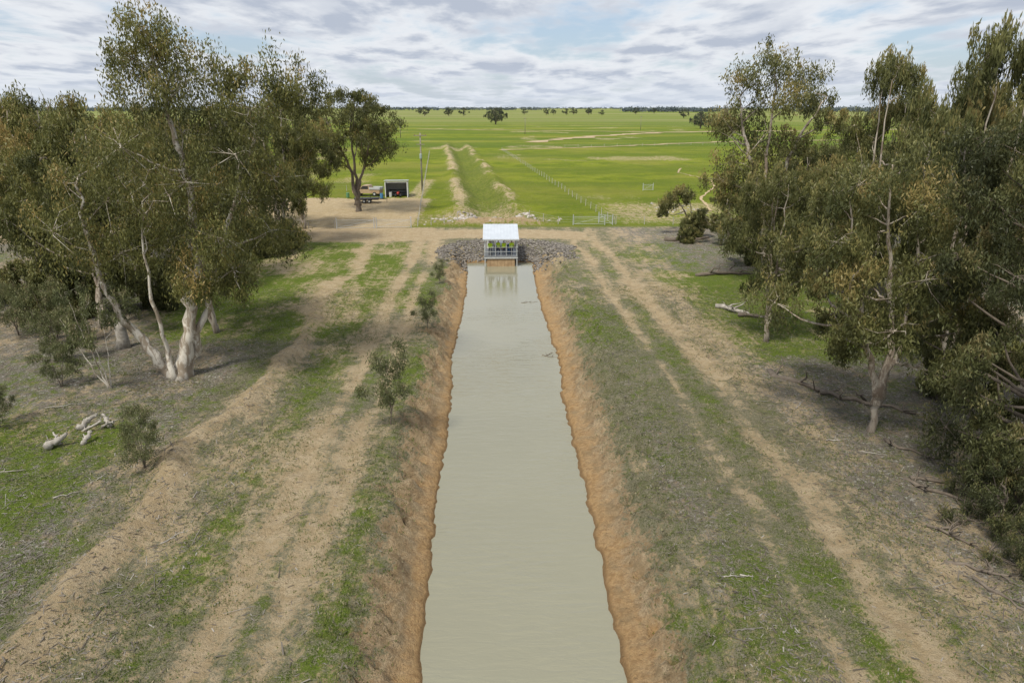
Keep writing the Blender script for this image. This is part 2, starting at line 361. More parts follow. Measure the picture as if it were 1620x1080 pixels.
BARKP=barkmat('pale_gum_bark',(.60,.56,.49),(.27,.22,.165),(.2,.16,.12),.3,1.6)
BARKD=simple('dark_bark',(.11,.088,.068),(.17,.14,.11),.9,3)
DEAD=simple('weathered_wood',(.40,.37,.33),(.22,.2,.17),.9,4,bump=.4)
def wig(a,b,n,amp,R):
    a=np.array(a,float);b=np.array(b,float);L=np.linalg.norm(b-a)
    out=[a]
    for i in range(1,n): out.append(a+(b-a)*i/n+R.normal(0,amp*L,3))
    out.append(b); return out
def curve(pts,n,R,amp=.04):
    P=[np.array(p,float) for p in pts]; res=[]
    P2=[2*P[0]-P[1]]+P+[2*P[-1]-P[-2]]
    for i in range(1,len(P2)-2):
        for t in np.linspace(0,1,n,endpoint=False):
            p0,p1,p2,p3=P2[i-1:i+3]
            q=.5*((2*p1)+(-p0+p2)*t+(2*p0-5*p1+4*p2-p3)*t*t+(-p0+3*p1-3*p2+p3)*t**3)
            res.append(q+R.normal(0,amp,3)*(1 if (i>1 or t>0) else 0))
    res.append(P[-1]); return res
def tree_meshes(name,seed,H,R_,cb,ncl,stems=None,clumps=None,sub=14,leaves=45,ll=.34,lw=.10,r0=None,leaf=ML,bark=BARK,spread=.28,bare=0,droop=1.0,flat=1.0,csz=(.2,.34),wiggle=1.0,stemr=None):
    R=np.random.default_rng(seed); r0=r0 or H*.016
    if stems is None:
        k=R.integers(2,4); stems=[]
        for i in range(k):
            a=R.uniform(0,6.28); q=R_*.35
            stems.append([(0,0,-.3),(math.cos(a)*q*.35,math.sin(a)*q*.35,H*.25),(math.cos(a)*q*.8,math.sin(a)*q*.8,H*.55),(math.cos(a)*q,math.sin(a)*q,H*.88)])
    mb=MB(); SP=[]
    for si,s in enumerate(stems):
        pts=curve(s,5,R,.09*wiggle*H/15); n=len(pts); rs=r0*(stemr[si] if stemr else 1)
        rr=[rs*(1-.85*(i/(n-1))**.8)*(1.5 if i==0 else 1.15 if i==1 else 1)*R.uniform(.9,1.1) for i in range(n)]
        mb.tube(pts,rr,8); SP+=[(p,r) for p,r in zip(pts,rr)]
    if clumps is None:
        clumps=[]; tries=0
        while len(clumps)<ncl and tries<4000:
            tries+=1
            zn=R.uniform(0,1); a=R.uniform(0,6.28)
            env=(math.sin(math.pi*min(1,(zn*.82+.16)))**.7)
            lob=1+.28*math.sin(a*2+seed)+.18*math.sin(a*3+zn*5+seed*2)
            rr=R_*env*lob*math.sqrt(R.uniform(.05,1))
            p=np.array([math.cos(a)*rr,math.sin(a)*rr,H*(cb+(1-cb)*zn*.95)])
            r=R_*R.uniform(*csz)
            if all(np.linalg.norm(p-c_[0])>.7*(r+c_[1]) for c_ in clumps): clumps.append((p,r))
    else:
        clumps=[(np.array([x,R.uniform(-1,1)*min(3.2,.9+.3*(H-z)),z]),r) for x,z,r in clumps]
    C=[];T=[]
    for p,r in clumps:
        best=None;bd=1e9
        for q,rq in SP:
            if q[2]>p[2]-.1*H*.3 and q[2]>H*.2: continue
            d=np.linalg.norm(p-q)+abs((p[2]-q[2])-.7*np.linalg.norm((p-q)[:2]))*.5 + (6 if q[2]<H*.12 else 0)
            if d<bd: bd=d;best=(q,rq)
        if best is None: best=SP[len(SP)//2]
        q,rq=best; L=np.linalg.norm(p-q)
        midp=(p+q)/2+np.array([0,0,-.08*L])+R.normal(0,.05*L,3)
        pts=curve([q,midp,p],4,R,.03*L*.3); n=len(pts); rb=min(rq*.7,.024*L+.02)
        mb.tube(pts,[rb*(1-.8*i/(n-1)) for i in range(n)],6,cap=False)
        ct=R.normal(0,.10)
        for k in range(sub):
            d=R.normal(0,1,3); d/=np.linalg.norm(d); rad=r*R.uniform(.35,1.15)
            s=p+d*rad*np.array([1,1,.85*flat])
            if k%2==0: mb.tube([p,(p+s)/2+R.normal(0,.1*r,3),s],[rb*.22+.008,rb*.13+.006,.006],3,cap=False)
            nl=int(leaves*R.uniform(.5,1.5)); 
            dv=R.normal(0,1,(nl,3)); dv/=np.linalg.norm(dv,axis=1,keepdims=True)
            rr_=r*spread*1.75*R.uniform(.65,1.2)
            cc=s+dv*(R.uniform(0,1,(nl,1))**.55)*rr_*np.array([.85,.85,1.3*flat])
            cc[:,2]-=.35*rr_
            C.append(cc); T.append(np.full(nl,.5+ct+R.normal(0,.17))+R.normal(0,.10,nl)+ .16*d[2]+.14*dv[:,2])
    for i in range(bare):
        q,rq=SP[-1-R.integers(0,6)]; p=q+np.array([R.normal(0,.1*H),R.normal(0,.05*H),R.uniform(.06,.14)*H])
        mb.tube(wig(q,p,4,.05,R),[.06,.05,.035,.02,.008],4,cap=False)
        for j in range(3):
            a=q+(p-q)*R.uniform(.4,.9); mb.tube([a,a+R.normal(0,.035*H,3)+np.array([0,0,.03*H])],[.025,.006],3,cap=False)
    C=np.concatenate(C);T=np.concatenate(T); N=len(C)
    d=R.normal(0,.5,(N,3)); d[:,2]-=droop; d/=np.linalg.norm(d,axis=1,keepdims=True)
    wv=np.cross(d,R.normal(0,1,(N,3))); wv/=np.linalg.norm(wv,axis=1,keepdims=True)
    L=ll*R.uniform(.6,1.3,(N,1)); W=lw*R.uniform(.6,1.3,(N,1))
    V=np.stack([C-d*L/2,C+wv*W/2-d*L*.08,C+d*L/2,C-wv*W/2-d*L*.08],1).reshape(-1,3)
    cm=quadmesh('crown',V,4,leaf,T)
    tm=D.meshes.new('trunk'); tm.from_pydata([tuple(v) for v in mb.v],[],mb.f); tm.materials.append(bark)
    tm.polygons.foreach_set('use_smooth',[True]*len(tm.polygons)); tm.update()
    return tm,cm
def place(name,meshes,x,y,label,cat='tree',group='gum trees along the channel',rot=0,s=1.0,sz=None,dz=0,tilt=0):
    e=empty(name,(x,y,gz(x,y)-.05+dz),rot); e.scale=(s,s,sz or s)
    if tilt: e.rotation_euler=(0,-tilt,rot)
    for nm,me_ in zip(('trunk','crown'),meshes):
        o=D.objects.new(nm,me_); o.parent=e; col.objects.link(o)
    top(e,label,cat,group); return e
# hero tree (leans gently towards the channel)
T1c=[(-2.6,20.0,1.6),(-3.4,18.6,1.5),(-1.0,18.9,2.0),(0.4,17.4,2.2),(-1.8,16.9,2.1),(1.6,15.3,2.3),(-0.8,14.7,2.5),(-2.8,14.1,2.4),(-5.4,13.7,2.4),(5.6,17.7,1.9),(4.6,16.0,2.1),(7.0,16.8,1.5),(3.8,13.7,2.1),(0.8,12.2,2.6),(-2.4,11,2.6),(3.6,11.4,2.3),(-4.8,11,2.5),(.4,9.2,2.6),(2.8,9.2,2.2),(-1.6,8,2.4),(1.6,6.9,1.7),(4.6,8.8,1.9),(-3.8,8,2.2),(3.6,7.2,1.5),(-6.8,9.6,2.3),(-7.4,12,2.1),(5.8,12.4,1.7),(2.4,17.6,1.3)]
T1c=[(x*(1-.0075*z)+.17*z,z,r) for x,z,r in T1c]
def lean(s,k): return [(x+k*max(z,0),y,z) for x,y,z in s]
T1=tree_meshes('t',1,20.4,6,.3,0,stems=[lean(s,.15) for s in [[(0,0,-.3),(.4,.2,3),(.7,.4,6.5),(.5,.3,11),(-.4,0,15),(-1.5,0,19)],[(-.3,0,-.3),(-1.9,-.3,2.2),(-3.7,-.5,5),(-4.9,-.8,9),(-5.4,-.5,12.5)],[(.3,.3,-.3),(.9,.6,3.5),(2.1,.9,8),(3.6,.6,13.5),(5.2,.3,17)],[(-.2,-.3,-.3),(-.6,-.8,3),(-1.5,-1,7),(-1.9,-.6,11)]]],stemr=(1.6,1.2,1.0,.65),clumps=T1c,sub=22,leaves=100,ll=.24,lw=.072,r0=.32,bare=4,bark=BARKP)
place('gum_tree',T1,-20.5,40.5,'tall multi-stemmed gum tree with pale cream trunks and ragged olive crown')
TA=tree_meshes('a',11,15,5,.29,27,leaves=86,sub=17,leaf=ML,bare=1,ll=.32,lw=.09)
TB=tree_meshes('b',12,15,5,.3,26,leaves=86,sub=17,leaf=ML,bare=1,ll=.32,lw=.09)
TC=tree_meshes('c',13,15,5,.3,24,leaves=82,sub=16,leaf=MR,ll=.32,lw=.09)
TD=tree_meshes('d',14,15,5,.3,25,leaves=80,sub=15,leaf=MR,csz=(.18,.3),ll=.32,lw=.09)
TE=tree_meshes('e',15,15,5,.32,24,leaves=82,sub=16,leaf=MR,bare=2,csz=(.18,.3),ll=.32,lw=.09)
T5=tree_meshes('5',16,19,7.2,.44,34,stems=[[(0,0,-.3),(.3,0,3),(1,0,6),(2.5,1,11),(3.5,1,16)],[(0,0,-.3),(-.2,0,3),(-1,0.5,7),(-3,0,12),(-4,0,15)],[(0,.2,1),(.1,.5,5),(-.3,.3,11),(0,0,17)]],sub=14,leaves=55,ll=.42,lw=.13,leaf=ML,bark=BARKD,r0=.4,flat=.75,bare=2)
lab_o='gum tree with dense olive foliage standing in woodland'
place('gum_tree',T5,-22.6,112,'large spreading gum tree with dark trunk beside a dirt yard',s=1.0)
for (x,y,H,R_,t,l) in [(-21.7,49.6,14.5,4.1,TA,'brown-trunked gum tree in green grass beside pale tree'),(-26.2,83,18,4.8,TB,'twisted gum tree with pale limbs beside a dirt road'),(-33,84,17,5,TA,lab_o),(-27,96,17,4.4,TA,lab_o),
  (-28.5,64,16,4.5,TB,lab_o),(-36,60,17.3,5.3,TA,lab_o),(-42,63,18,5.4,TB,lab_o),(-31,51,16,4.6,TA,lab_o),(-55,84,17.5,5.5,TB,lab_o),(-44,90,17,5.2,TA,lab_o),(-38,72,16.5,5.2,TB,lab_o),(-50,74,17.5,5.2,TA,lab_o),(-36,98,17,5,TB,lab_o)]:
    place('gum_tree',t,x,y,l,rot=random.uniform(0,6.28),s=R_/5,sz=H/15)
# right
R1c=[(0,20,1.9),(-3,18,1.9),(3,18.6,1.9),(5.5,17.3,1.6),(1,16.8,2.0),(-2,15.7,2),(-4.2,14.5,1.6),(-1,13,2.2),(4.7,15,1.2),(-3.8,11.6,1.9),(1.5,11,2.6),(-2,9,2.5),(3,9,2.5),(0,7,2.4),(-4.2,9.7,1.6),(2.6,13.6,1.6)]
R1c=[(x*(1-.005*z)-.10*z,z,r) for x,z,r in R1c]
R1=tree_meshes('r1',21,22,6,.3,0,stems=[lean(s,-.10) for s in [[(0,0,-.3),(-.5,0,4),(-.8,0,9),(-.3,0,14),(.1,0,20.5)],[(-.6,0,5),(.8,.3,9),(2.5,.3,13.5),(4.6,0,17)],[(-.8,0,8.5),(-2.2,-.2,12),(-3,0,17)]]],
  clumps=R1c,sub=17,leaves=90,ll=.32,lw=.10,leaf=MR,r0=.33,bare=9)
place('gum_tree',R1,25.3,62,'tall open-crowned gum tree with bare twigs at its top')
R2=tree_meshes('r2',22,14.8,4.6,.3,36,stems=[[(0,0,-.3),(.1,0,2.2),(.7,0,4.5),(1.2,.3,8),(1.2,.3,12)],[(0,0,1.6),(-.5,.3,4.5),(-1.6,.2,8),(-2.4,0,12)],[(.1,0,2),(.4,.4,6),(-.2,.4,10),(-.6,0,13.5)]],sub=17,leaves=100,ll=.23,lw=.066,leaf=MR,r0=.22)
place('gum_tree',R2,18.7,31.3,'forked gum tree with dark base and hanging grey-green foliage',tilt=.06)
R4=tree_meshes('r4',23,18.5,4.4,.1,54,sub=17,leaves=100,ll=.20,lw=.056,leaf=MD,r0=.24,csz=(.17,.28),bark=BARKD)
place('gum_tree',R4,21.8,25,'large gum tree with low hanging dark foliage',tilt=.08)
lab_r='gum tree with grey-green foliage in riverside woodland'
for (x,y,H,R_,t) in [(18.8,46,12.8,3.2,TC),(27.6,50,20.3,3.7,TE),(35,53,18.5,4.4,TC),(30.2,41,18.5,3.8,TD),(25,36,20.5,3.4,TE),(30,31,18,4.2,TC),(31,70,12.8,4.4,TD),(38,72,14,5,TC),(28.5,58,12.5,3.6,TC),(26.5,67,9.5,3.2,TE),
   (27,82,6.6,2.8,TD),(32,86,8,3.6,TC),(36,80,10.5,4.2,TD),(44,66,15.5,5.3,TD),(50,78,15,5.6,TE),(41,60,17.5,4.8,TE),(60,98,14.5,6,TD),(46,98,11,5,TC)]:
    place('gum_tree',t,x,y,lab_r,rot=random.uniform(0,6.28),s=R_/5,sz=H/15)
LT=tree_meshes('lt',31,7,3,.35,0,stems=[[(0,0,-.2),(-.7,0,1.5),(-1.6,0,3.2),(-3,0,4.8)],[(0,0,-.1),(-.3,0,2),(-.8,0,4.4)]],clumps=[(-3.2,5.2,1.3),(-4.3,4.3,1.1),(-2.1,5.9,1.1),(-3,3.9,1.0),(-1.0,4.8,.9),(-4.6,3.2,.8)],sub=14,leaves=60,ll=.34,lw=.11,leaf=MR,r0=.2)
place('gum_tree',LT,26.3,91.5,'small leaning tree with bare twisted trunk by a fence',group=None)
# shrubs & saplings
SH=tree_meshes('sh',41,3.2,1.3,.25,22,stems=[[(0,0,-.1),(.2,0,1),(.5,.2,2.6)],[(0,0,-.1),(-.2,.1,1.1),(-.6,0,2.6)],[(0,0,-.1),(.1,-.2,1.2),(.1,-.4,2.8)],[(0,0,-.1),(-.1,.2,1.2),(0,.4,2.6)]],sub=12,leaves=30,ll=.12,lw=.032,r0=.03,leaf=MS,bark=BARKD,spread=.45,csz=(.2,.3),wiggle=.5)
SH2=tree_meshes('sh2',42,3.2,1.9,.08,26,stems=[[(0,0,-.1),(.3,0,1),(.7,.2,2.4)],[(0,0,-.1),(-.4,.1,1.1),(-.9,0,2.3)]],sub=13,leaves=55,ll=.22,lw=.07,r0=.05,leaf=MR,bark=BARKD)
SH3=tree_meshes('sh3',45,3.6,1.9,.05,26,stems=[[(0,0,-.1),(.3,0,1),(.7,.2,2.8)],[(0,0,-.1),(-.5,.1,1.3),(-1.1,0,2.9)],[(0,0,-.1),(.1,-.4,1.5),(.2,-.9,3)]],sub=12,leaves=42,ll=.15,lw=.042,r0=.045,leaf=MD,bark=BARKD,spread=.38,csz=(.16,.28),bare=5)
SA=tree_meshes('sa',43,4.6,1.0,0,0,stems=[[(0,0,-.1),(.08,0,1.3),(-.06,0,2.8),(.1,0,4.3)],[(.02,0,.7),(.4,.1,1.9),(.55,.1,3.1)],[(.05,0,1),(-.3,.1,2.1),(-.5,-.1,3.2)]],clumps=[(.1,4.4,.4),(-.15,3.9,.45),(.35,3.6,.45),(.7,3.0,.45),(-.6,3.2,.45),(-.2,2.8,.5),(.3,2.6,.5),(-.6,2.3,.4),(.65,2.1,.4),(0,1.9,.45),(-.3,1.4,.35),(.1,3.2,.45)],sub=10,leaves=36,ll=.17,lw=.046,r0=.03,leaf=MS,bark=BARKD,spread=.5,wiggle=.5)
TS=tree_meshes('ts',44,7,2.3,.45,14,stems=[[(0,0,-.1),(-.5,0,2),(-1,0,4),(-1.4,0,6)],[(0,0,-.1),(.2,.2,2),(.3,.2,5)],[(.2,0,-.1),(-.1,-.3,2.2),(-.5,-.4,5)],[(0,0,-.1),(-1,0,2),(-2,0,4.4)]],sub=10,leaves=30,ll=.22,lw=.065,r0=.05,leaf=MS,bark=BARKP)
for x,y,s,t,l in [(-17.2,28.8,1,SH,'upright grey-olive shrub with thin stems on bare soil'),(-6.3,33,1,SA,'slender sapling on the channel bank'),(-5.9,50,.62,SA,'small sapling on the channel bank'),(-6,64,.5,SA,'small sapling on the channel bank')]:
    place('sapling' if t is SA else 'shrub',t,x,y,l,'shrub' if t is not SA else 'sapling',None if t is not SA else 'saplings on the channel banks',rot=random.uniform(-.5,.5),s=s*(1.2 if t is SA and s<.9 else 1),sz=s)
place('sapling',TS,-23.9,38.5,'thin multi-stemmed young gum with pale bare stems','sapling',None)
for x,y,s in [(-27,78,1.5),(-28.5,76,1.3),(-25,81,1.1),(-29,43,1.2),(-32,47,1.5),(-27,39,.9),(-34,54,1.5),(-29,56,1.3),(-38,54,1.4),(-27,33.5,.8),(24.5,29,.9),(27,36,1.4),(28,45,1.2),(31,46,1.6),(25.5,88,1.0),(23.5,84,.7),(30,78,1.4),(33,62,1.5),(36,66,1.5),(27,72,1.3),(-46,57,1.5),(-36,49,1.3)]:
    place('shrub',SH2 if (x>0 and y>25 or y>50) else SH,x,y,'dark understorey shrub beneath gum trees','shrub','understorey shrubs under the trees',rot=random.uniform(0,6),s=s)
for x,y,s in [(19.4,22.8,.95),(18.7,20.2,.7),(20.9,24.8,1.0)]:
    place('shrub',SH3,x,y,'straggly dark shrub among fallen branches','shrub','dark straggly shrubs below the trees',rot=random.uniform(0,6),s=s)
# far trees
FT=[tree_meshes('f%d'%i,60+i,16,9,.3,16,sub=9,leaves=16,ll=1.0,lw=.5,leaf=MF,bark=BARKD,r0=.6) for i in range(3)]
FN=tree_meshes('fn',66,16,9,.3,30,sub=10,leaves=30,ll=.7,lw=.3,leaf=MF,bark=BARKD,r0=.6)
fl=[(3,715,1.0,1),(-133,1420,1.1,0),(-84,1400,1.0,0),(-56,1420,1.0,0),(-92,1500,.8,0),(165,565,.75,1),(180,575,.55,1),(300,1120,.9,0),(330,1130,.7,0),(350,1750,1,0),(120,1600,.9,0),(140,1640,.8,0),(165,1600,.9,0),(190,1680,1.0,0),(215,1600,.8,0),(75,1700,.8,0),(255,1900,1,0),(430,1900,1,0),(-180,1800,1,0),(20,2000,1,0),(560,1500,1,0),(620,1400,1.1,0),(-300,900,1,0),(-420,1000,1,0),(-350,600,.9,0),(-240,420,.8,1),(-190,300,.8,1),(-150,330,.7,1),(-330,480,.9,1),(480,900,.8,0),(230,1500,.7,0)]
for i,(x,y,s,k) in enumerate(fl):
    place('paddock_tree',FN if k else FT[i%3],x,y,'solitary dark gum tree in an open green paddock',group='scattered trees in far paddocks',rot=random.uniform(0,6),s=s)
# horizon woodland
def woodland(name,bands):
    C=[];T=[]
    for (x0,x1,y0,y1,n,h) in bands:
        for i in range(n):
            x=rng.uniform(x0,x1);y=rng.uniform(y0,y1);hh=h*rng.uniform(.5,1.2)
            k=26; c_=rng.normal(0,1,(k,3))*np.array([h*.38,h*.3,hh*.2])+np.array([x,y,hh*.55])
            C.append(c_);T.append(np.full(k,rng.uniform(.2,.7)))
    C=np.concatenate(C);T=np.concatenate(T);N=len(C)
    a=rng.normal(0,1,(N,3));a/=np.linalg.norm(a,axis=1,keepdims=True);b=np.cross(a,rng.normal(0,1,(N,3)));b/=np.linalg.norm(b,axis=1,keepdims=True)
    s=3.4; V=np.stack([C-a*s,C+b*s*.8,C+a*s,C-b*s*.8],1).reshape(-1,3); V[:,2]=np.maximum(V[:,2],0)
    o=D.objects.new(name,quadmesh(name,V,4,MH,T)); col.objects.link(o); return o
MH=leafmat('haze_tinted_woodland',(.10,.13,.15),(.15,.18,.18),(.17,.19,.17))  # aerial haze painted into the leaf colours as a pale blue-green
top(woodland('woodland',[(-5000,5200,6600,7800,900,20),(500,860,2600,2800,110,17),(1150,1500,2500,2800,110,19),(-700,300,4200,4500,130,18),(-2600,-900,2800,3300,300,18),(1500,2600,2600,3200,200,19)]),'hazy band of distant trees along the horizon','woodland',kind='stuff')
# ---------------------------------------------------------------- rocks
def stones(name,P,label,mat,smin,smax,lift=0):
    t=(1+5**.5)/2
    iv=np.array([(-1,t,0),(1,t,0),(-1,-t,0),(1,-t,0),(0,-1,t),(0,1,t),(0,-1,-t),(0,1,-t),(t,0,-1),(t,0,1),(-t,0,-1),(-t,0,1)])/1.9
    fi=[(0,11,5),(0,5,1),(0,1,7),(0,7,10),(0,10,11),(1,5,9),(5,11,4),(11,10,2),(10,7,6),(7,1,8),(3,9,4),(3,4,2),(3,2,6),(3,6,8),(3,8,9),(4,9,5),(2,4,11),(6,2,10),(8,6,7),(9,8,1)]
    V=[];T=[]; P=np.array(P,float); Zs=height(P[:,0],P[:,1])[0]
    for (x,y),z0 in zip(P,Zs):
        s=rng.uniform(smin,smax); v=iv*rng.uniform(.75,1.25,(12,1))*s*np.array([1,rng.uniform(.6,1),rng.uniform(.45,.8)])
        a=rng.uniform(0,6.28);ca,sa=math.cos(a),math.sin(a)
        v=v@np.array([[ca,sa,0],[-sa,ca,0],[0,0,1]])+np.array([x,y,z0+s*.1+lift*rng.uniform(0,1)])
        V.append(v[np.array(fi).ravel()]); T+=[rng.uniform(0,1)]*20
    m,nt,out=newmat(name+'_stone'); tt=nd(nt,'ShaderNodeAttribute',attribute_name='tint').outputs['Fac']
    b=nd(nt,'ShaderNodeBsdfPrincipled',{'Base Color':mix(nt,tt,mat[0],mat[1]),'Roughness':.9}); nt.links.new(b.outputs[0],out.inputs[0])
    o=D.objects.new(name,quadmesh(name,np.concatenate(V),3,m,np.array(T))); col.objects.link(o); top(o,label,'rocks',kind='stuff')
x=rng.uniform(-9.5,10,40000);y=rng.uniform(71,88,40000); s_=height(x,y)[1]
rad=((x-.3)/9.2)**2+((y-78)/9.2)**2+rng.normal(0,.1,40000)
k=(s_>.04)&(s_<1.8)&(rad<1)&(y>75.5+rng.normal(0,1.4,40000)+np.where(np.abs(x)<5,0,(np.abs(x)-5)*.5))
stones('rock_facing',np.stack([x[k],y[k]],1)[:6000],'grey angular rocks facing the end of the channel',((.065,.058,.05),(.27,.245,.215)),.05,.18,.05)
pts=[(rng.normal(-1.5,3.6),rng.normal(102.8,1.5)) for _ in range(420)]
stones('rubble_pile',pts,'pale rubble lying behind the earth crossing',((.25,.22,.2),(.5,.46,.41)),.12,.34)
pts=[(rng.uniform(26,34),rng.normal(112,3)) for _ in range(60)]
stones('scattered_stone',pts,'scattered pale stones on bare pasture',((.25,.22,.18),(.5,.47,.42)),.12,.35)
# ---------------------------------------------------------------- grass & litter stuff
def scatter(n,xr,yr,keep):
    x=rng.uniform(*xr,n);y=yr[0]+(yr[1]-yr[0])*rng.uniform(0,1,n)**1.4
    z,s_,_,bk=height(x,y); k=keep(x,y,s_)
    return x[k],y[k],z[k]
def gk(x,y,s_):
    g_=.38+.9*(fbm(x*.5,y*.5,70)-.45)*1.8+.3*band(x,-6.1,.8)+.25*band(x,-11.6,1.3)+.3*band(x,11.4,.7)+.25*band(x,8,1.6)-.3*band(x,-8.6,1.6)-.5*band(x-wobf(y),10,.5)-.5*band(x-wobf(y),12.7,.7)-.5*band(x+ridgef(y),-15.6,.9)
    return (rng.uniform(0,1,len(x))<np.clip(g_,0.04,1)*np.clip((s_-.35)*2.2,0,1))
x,y,z=scatter(175000,(-26,24),(13,62),gk)
N=len(x)*3; xx=np.repeat(x,3)+rng.normal(0,.06,N);yy=np.repeat(y,3)+rng.normal(0,.06,N);zz_=np.repeat(z,3)-.01
a=rng.uniform(0,6.28,N);hh=rng.uniform(.03,.11,N);ww=rng.uniform(.012,.03,N)
B=np.stack([xx,yy,zz_],1);wvec=np.stack([np.cos(a)*ww,np.sin(a)*ww,0*a],1);tip=np.stack([rng.normal(0,.04,N),rng.normal(0,.04,N),hh],1)
V=np.stack([B-wvec,B+wvec,B+tip],1).reshape(-1,3)
MG=leafmat('grass_blades',(.085,.12,.03),(.18,.21,.06),(.38,.33,.21))
o=D.objects.new('grass',quadmesh('grass',V,3,MG,np.repeat(rng.normal(.6,.28,len(x)),3))); col.objects.link(o); top(o,'short tufts of green and dry grass on sandy soil','grass',kind='stuff')
def lk(x,y,s_): return (((x<-12)|(x>13.5)|(np.abs(x-8)<1.5))&(s_>1.0))|((rng.uniform(0,1,len(x))<.15)&(s_>.9))
x,y,z=scatter(45000,(-34,32),(13,62),lk); N=len(x)
a=rng.uniform(0,6.28,N);L=rng.uniform(.04,.14,N)*np.where(rng.uniform(0,1,N)<.04,4,1);ww=rng.uniform(.008,.022,N)
B=np.stack([x,y,z+.02],1);dv=np.stack([np.cos(a)*L,np.sin(a)*L,rng.uniform(-.1,.1,N)*L+.01],1);wvec=np.stack([-np.sin(a)*ww,np.cos(a)*ww,0*a],1)
V=np.stack([B-dv-wvec,B-dv+wvec,B+dv+wvec,B+dv-wvec],1).reshape(-1,3)
MLI=leafmat('leaf_litter',(.13,.11,.09),(.33,.30,.26),(.48,.45,.41))
o=D.objects.new('leaf_litter',quadmesh('leaf_litter',V,4,MLI,rng.normal(.5,.25,N))); col.objects.link(o); top(o,'fallen gum leaves and twigs strewn over the ground','leaf litter',kind='stuff')
# ---------------------------------------------------------------- logs
def log(x,y,ang,L,r,label,br=2,tilt=0,z=0,seed=0,mat=DEAD,name='fallen_log',group=None):
    R=np.random.default_rng(seed+int(abs(x*10)+abs(y)))
    mb=MB(); pts=[];n=8
    for i in range(n+1):
        t=i/n; pts.append((L*(t-.5),R.normal(0,.035*L),r*.6+R.normal(0,.15*r)+tilt*t*L))
    rr=[r*(1-.65*i/n)*R.uniform(.65,1.25) for i in range(n+1)]
    mb.tube(pts,rr,8)
    for i in range(br):
        p=np.array(pts[R.integers(1,n)]); q=p+np.array([R.uniform(-.1,.3)*L,R.choice([-1,1])*R.uniform(.1,.3)*L,R.uniform(.02,.22)*L])
        mb.tube(wig(p,q,4,.08,R),[r*.45,r*.34,r*.25,r*.15,r*.04],5)
    o=mb.obj(name,mat,True); o.location=(x,y,gz(x,y)+z); o.rotation_euler=(0,0,ang); top(o,label,'log' if r>.06 else 'stick',group); return o
log(19.4,53.5,-.9,4.5,.22,'fallen grey log with broken limbs on green grass',5)
log(20.6,51.8,-.3,3.5,.2,'dark weathered log lying in the grass',4,mat=BARKD)
log(18.8,37.5,-.9,7,.2,'dark fallen log on leaf litter',4,mat=BARKD)
log(20.3,35,-.7,5,.15,'dark fallen branch on leaf litter',5,mat=BARKD)
for (x,y,a,L,r) in [(18.9,25.5,-.8,3.5,.10),(17.6,22,-1.0,3.2,.09),(17.2,20.4,-.5,2.8,.08),(18.6,23.6,.3,3,.08),(16.9,18.9,-1.2,2.6,.08),(19.6,26.6,-.2,3,.09),(17.9,21.2,.9,2.4,.07),(19.8,29,-.9,3.5,.09)]:
    log(x,y,a,L,r,'dark dead branch in a tangle on leaf litter',7,mat=BARKD,name='fallen_branch',group='tangle of dark fallen branches')
log(22.5,67,.1,6,.25,'dark fallen log near the track',4,mat=BARKD)
log(24,86,.2,6,.3,'heap of fallen branches near the fence',7,mat=BARKD)
for (x,y,a,L,r) in [(-22.3,33.4,1.0,1.0,.24),(-21.5,33.7,2.3,.9,.15),(-22.6,31.2,.6,.9,.25),(-21.5,31.8,1.5,.8,.18),(-21.0,33.2,-.4,1.4,.08),(-21.9,33.0,.2,1.0,.09),(-22.9,31.6,2.4,.8,.1)]:
    log(x,y,a,L,r,'weathered grey gnarled stump wood on the ground',5,name='wood_chunk',group='broken weathered timber pieces',tilt=.5)
for (x,y,a,L) in [(-13.3,23.5,.9,1.6),(-18.7,27.8,1.3,1.0),(-19.4,26.4,.5,1.0),(-17.8,29.3,1.6,1.3),(16.6,30.5,.1,1.5),(17.6,29.2,-.3,1.2),(7.6,20.3,.1,.6),(8.2,20.2,-.2,.5),(-23.5,28.8,.2,1.4),(-25,36,.4,2),(16.5,35,.9,1.4)]:
    log(x,y,a,L,.035,'pale dry stick lying on the soil',2,name='stick',group='dry sticks on the ground')
for (x,y,a,L) in [(2.6,62.5,.1,1.6),(3.5,47.5,-.4,1.6),(3.3,48,.9,1.0)]:
    o=log(x,y,a,L,.04,'dead twiggy branch sticking out of the water',4,name='drowned_branch',group='branches poking out of the water',mat=BARKD); o.location.z=WZ-.02
mb=MB(); mb.tube([(0,0,-.2),(.03,.02,.7),(0,0,1.5),(.05,0,1.9)],[.5,.38,.36,.3],10); o=mb.obj('tree_stump',DEAD,True); o.location=(-26.7,45.8,gz(-26.7,45.8)); top(o,'upright grey broken tree stump under the trees','tree stump')
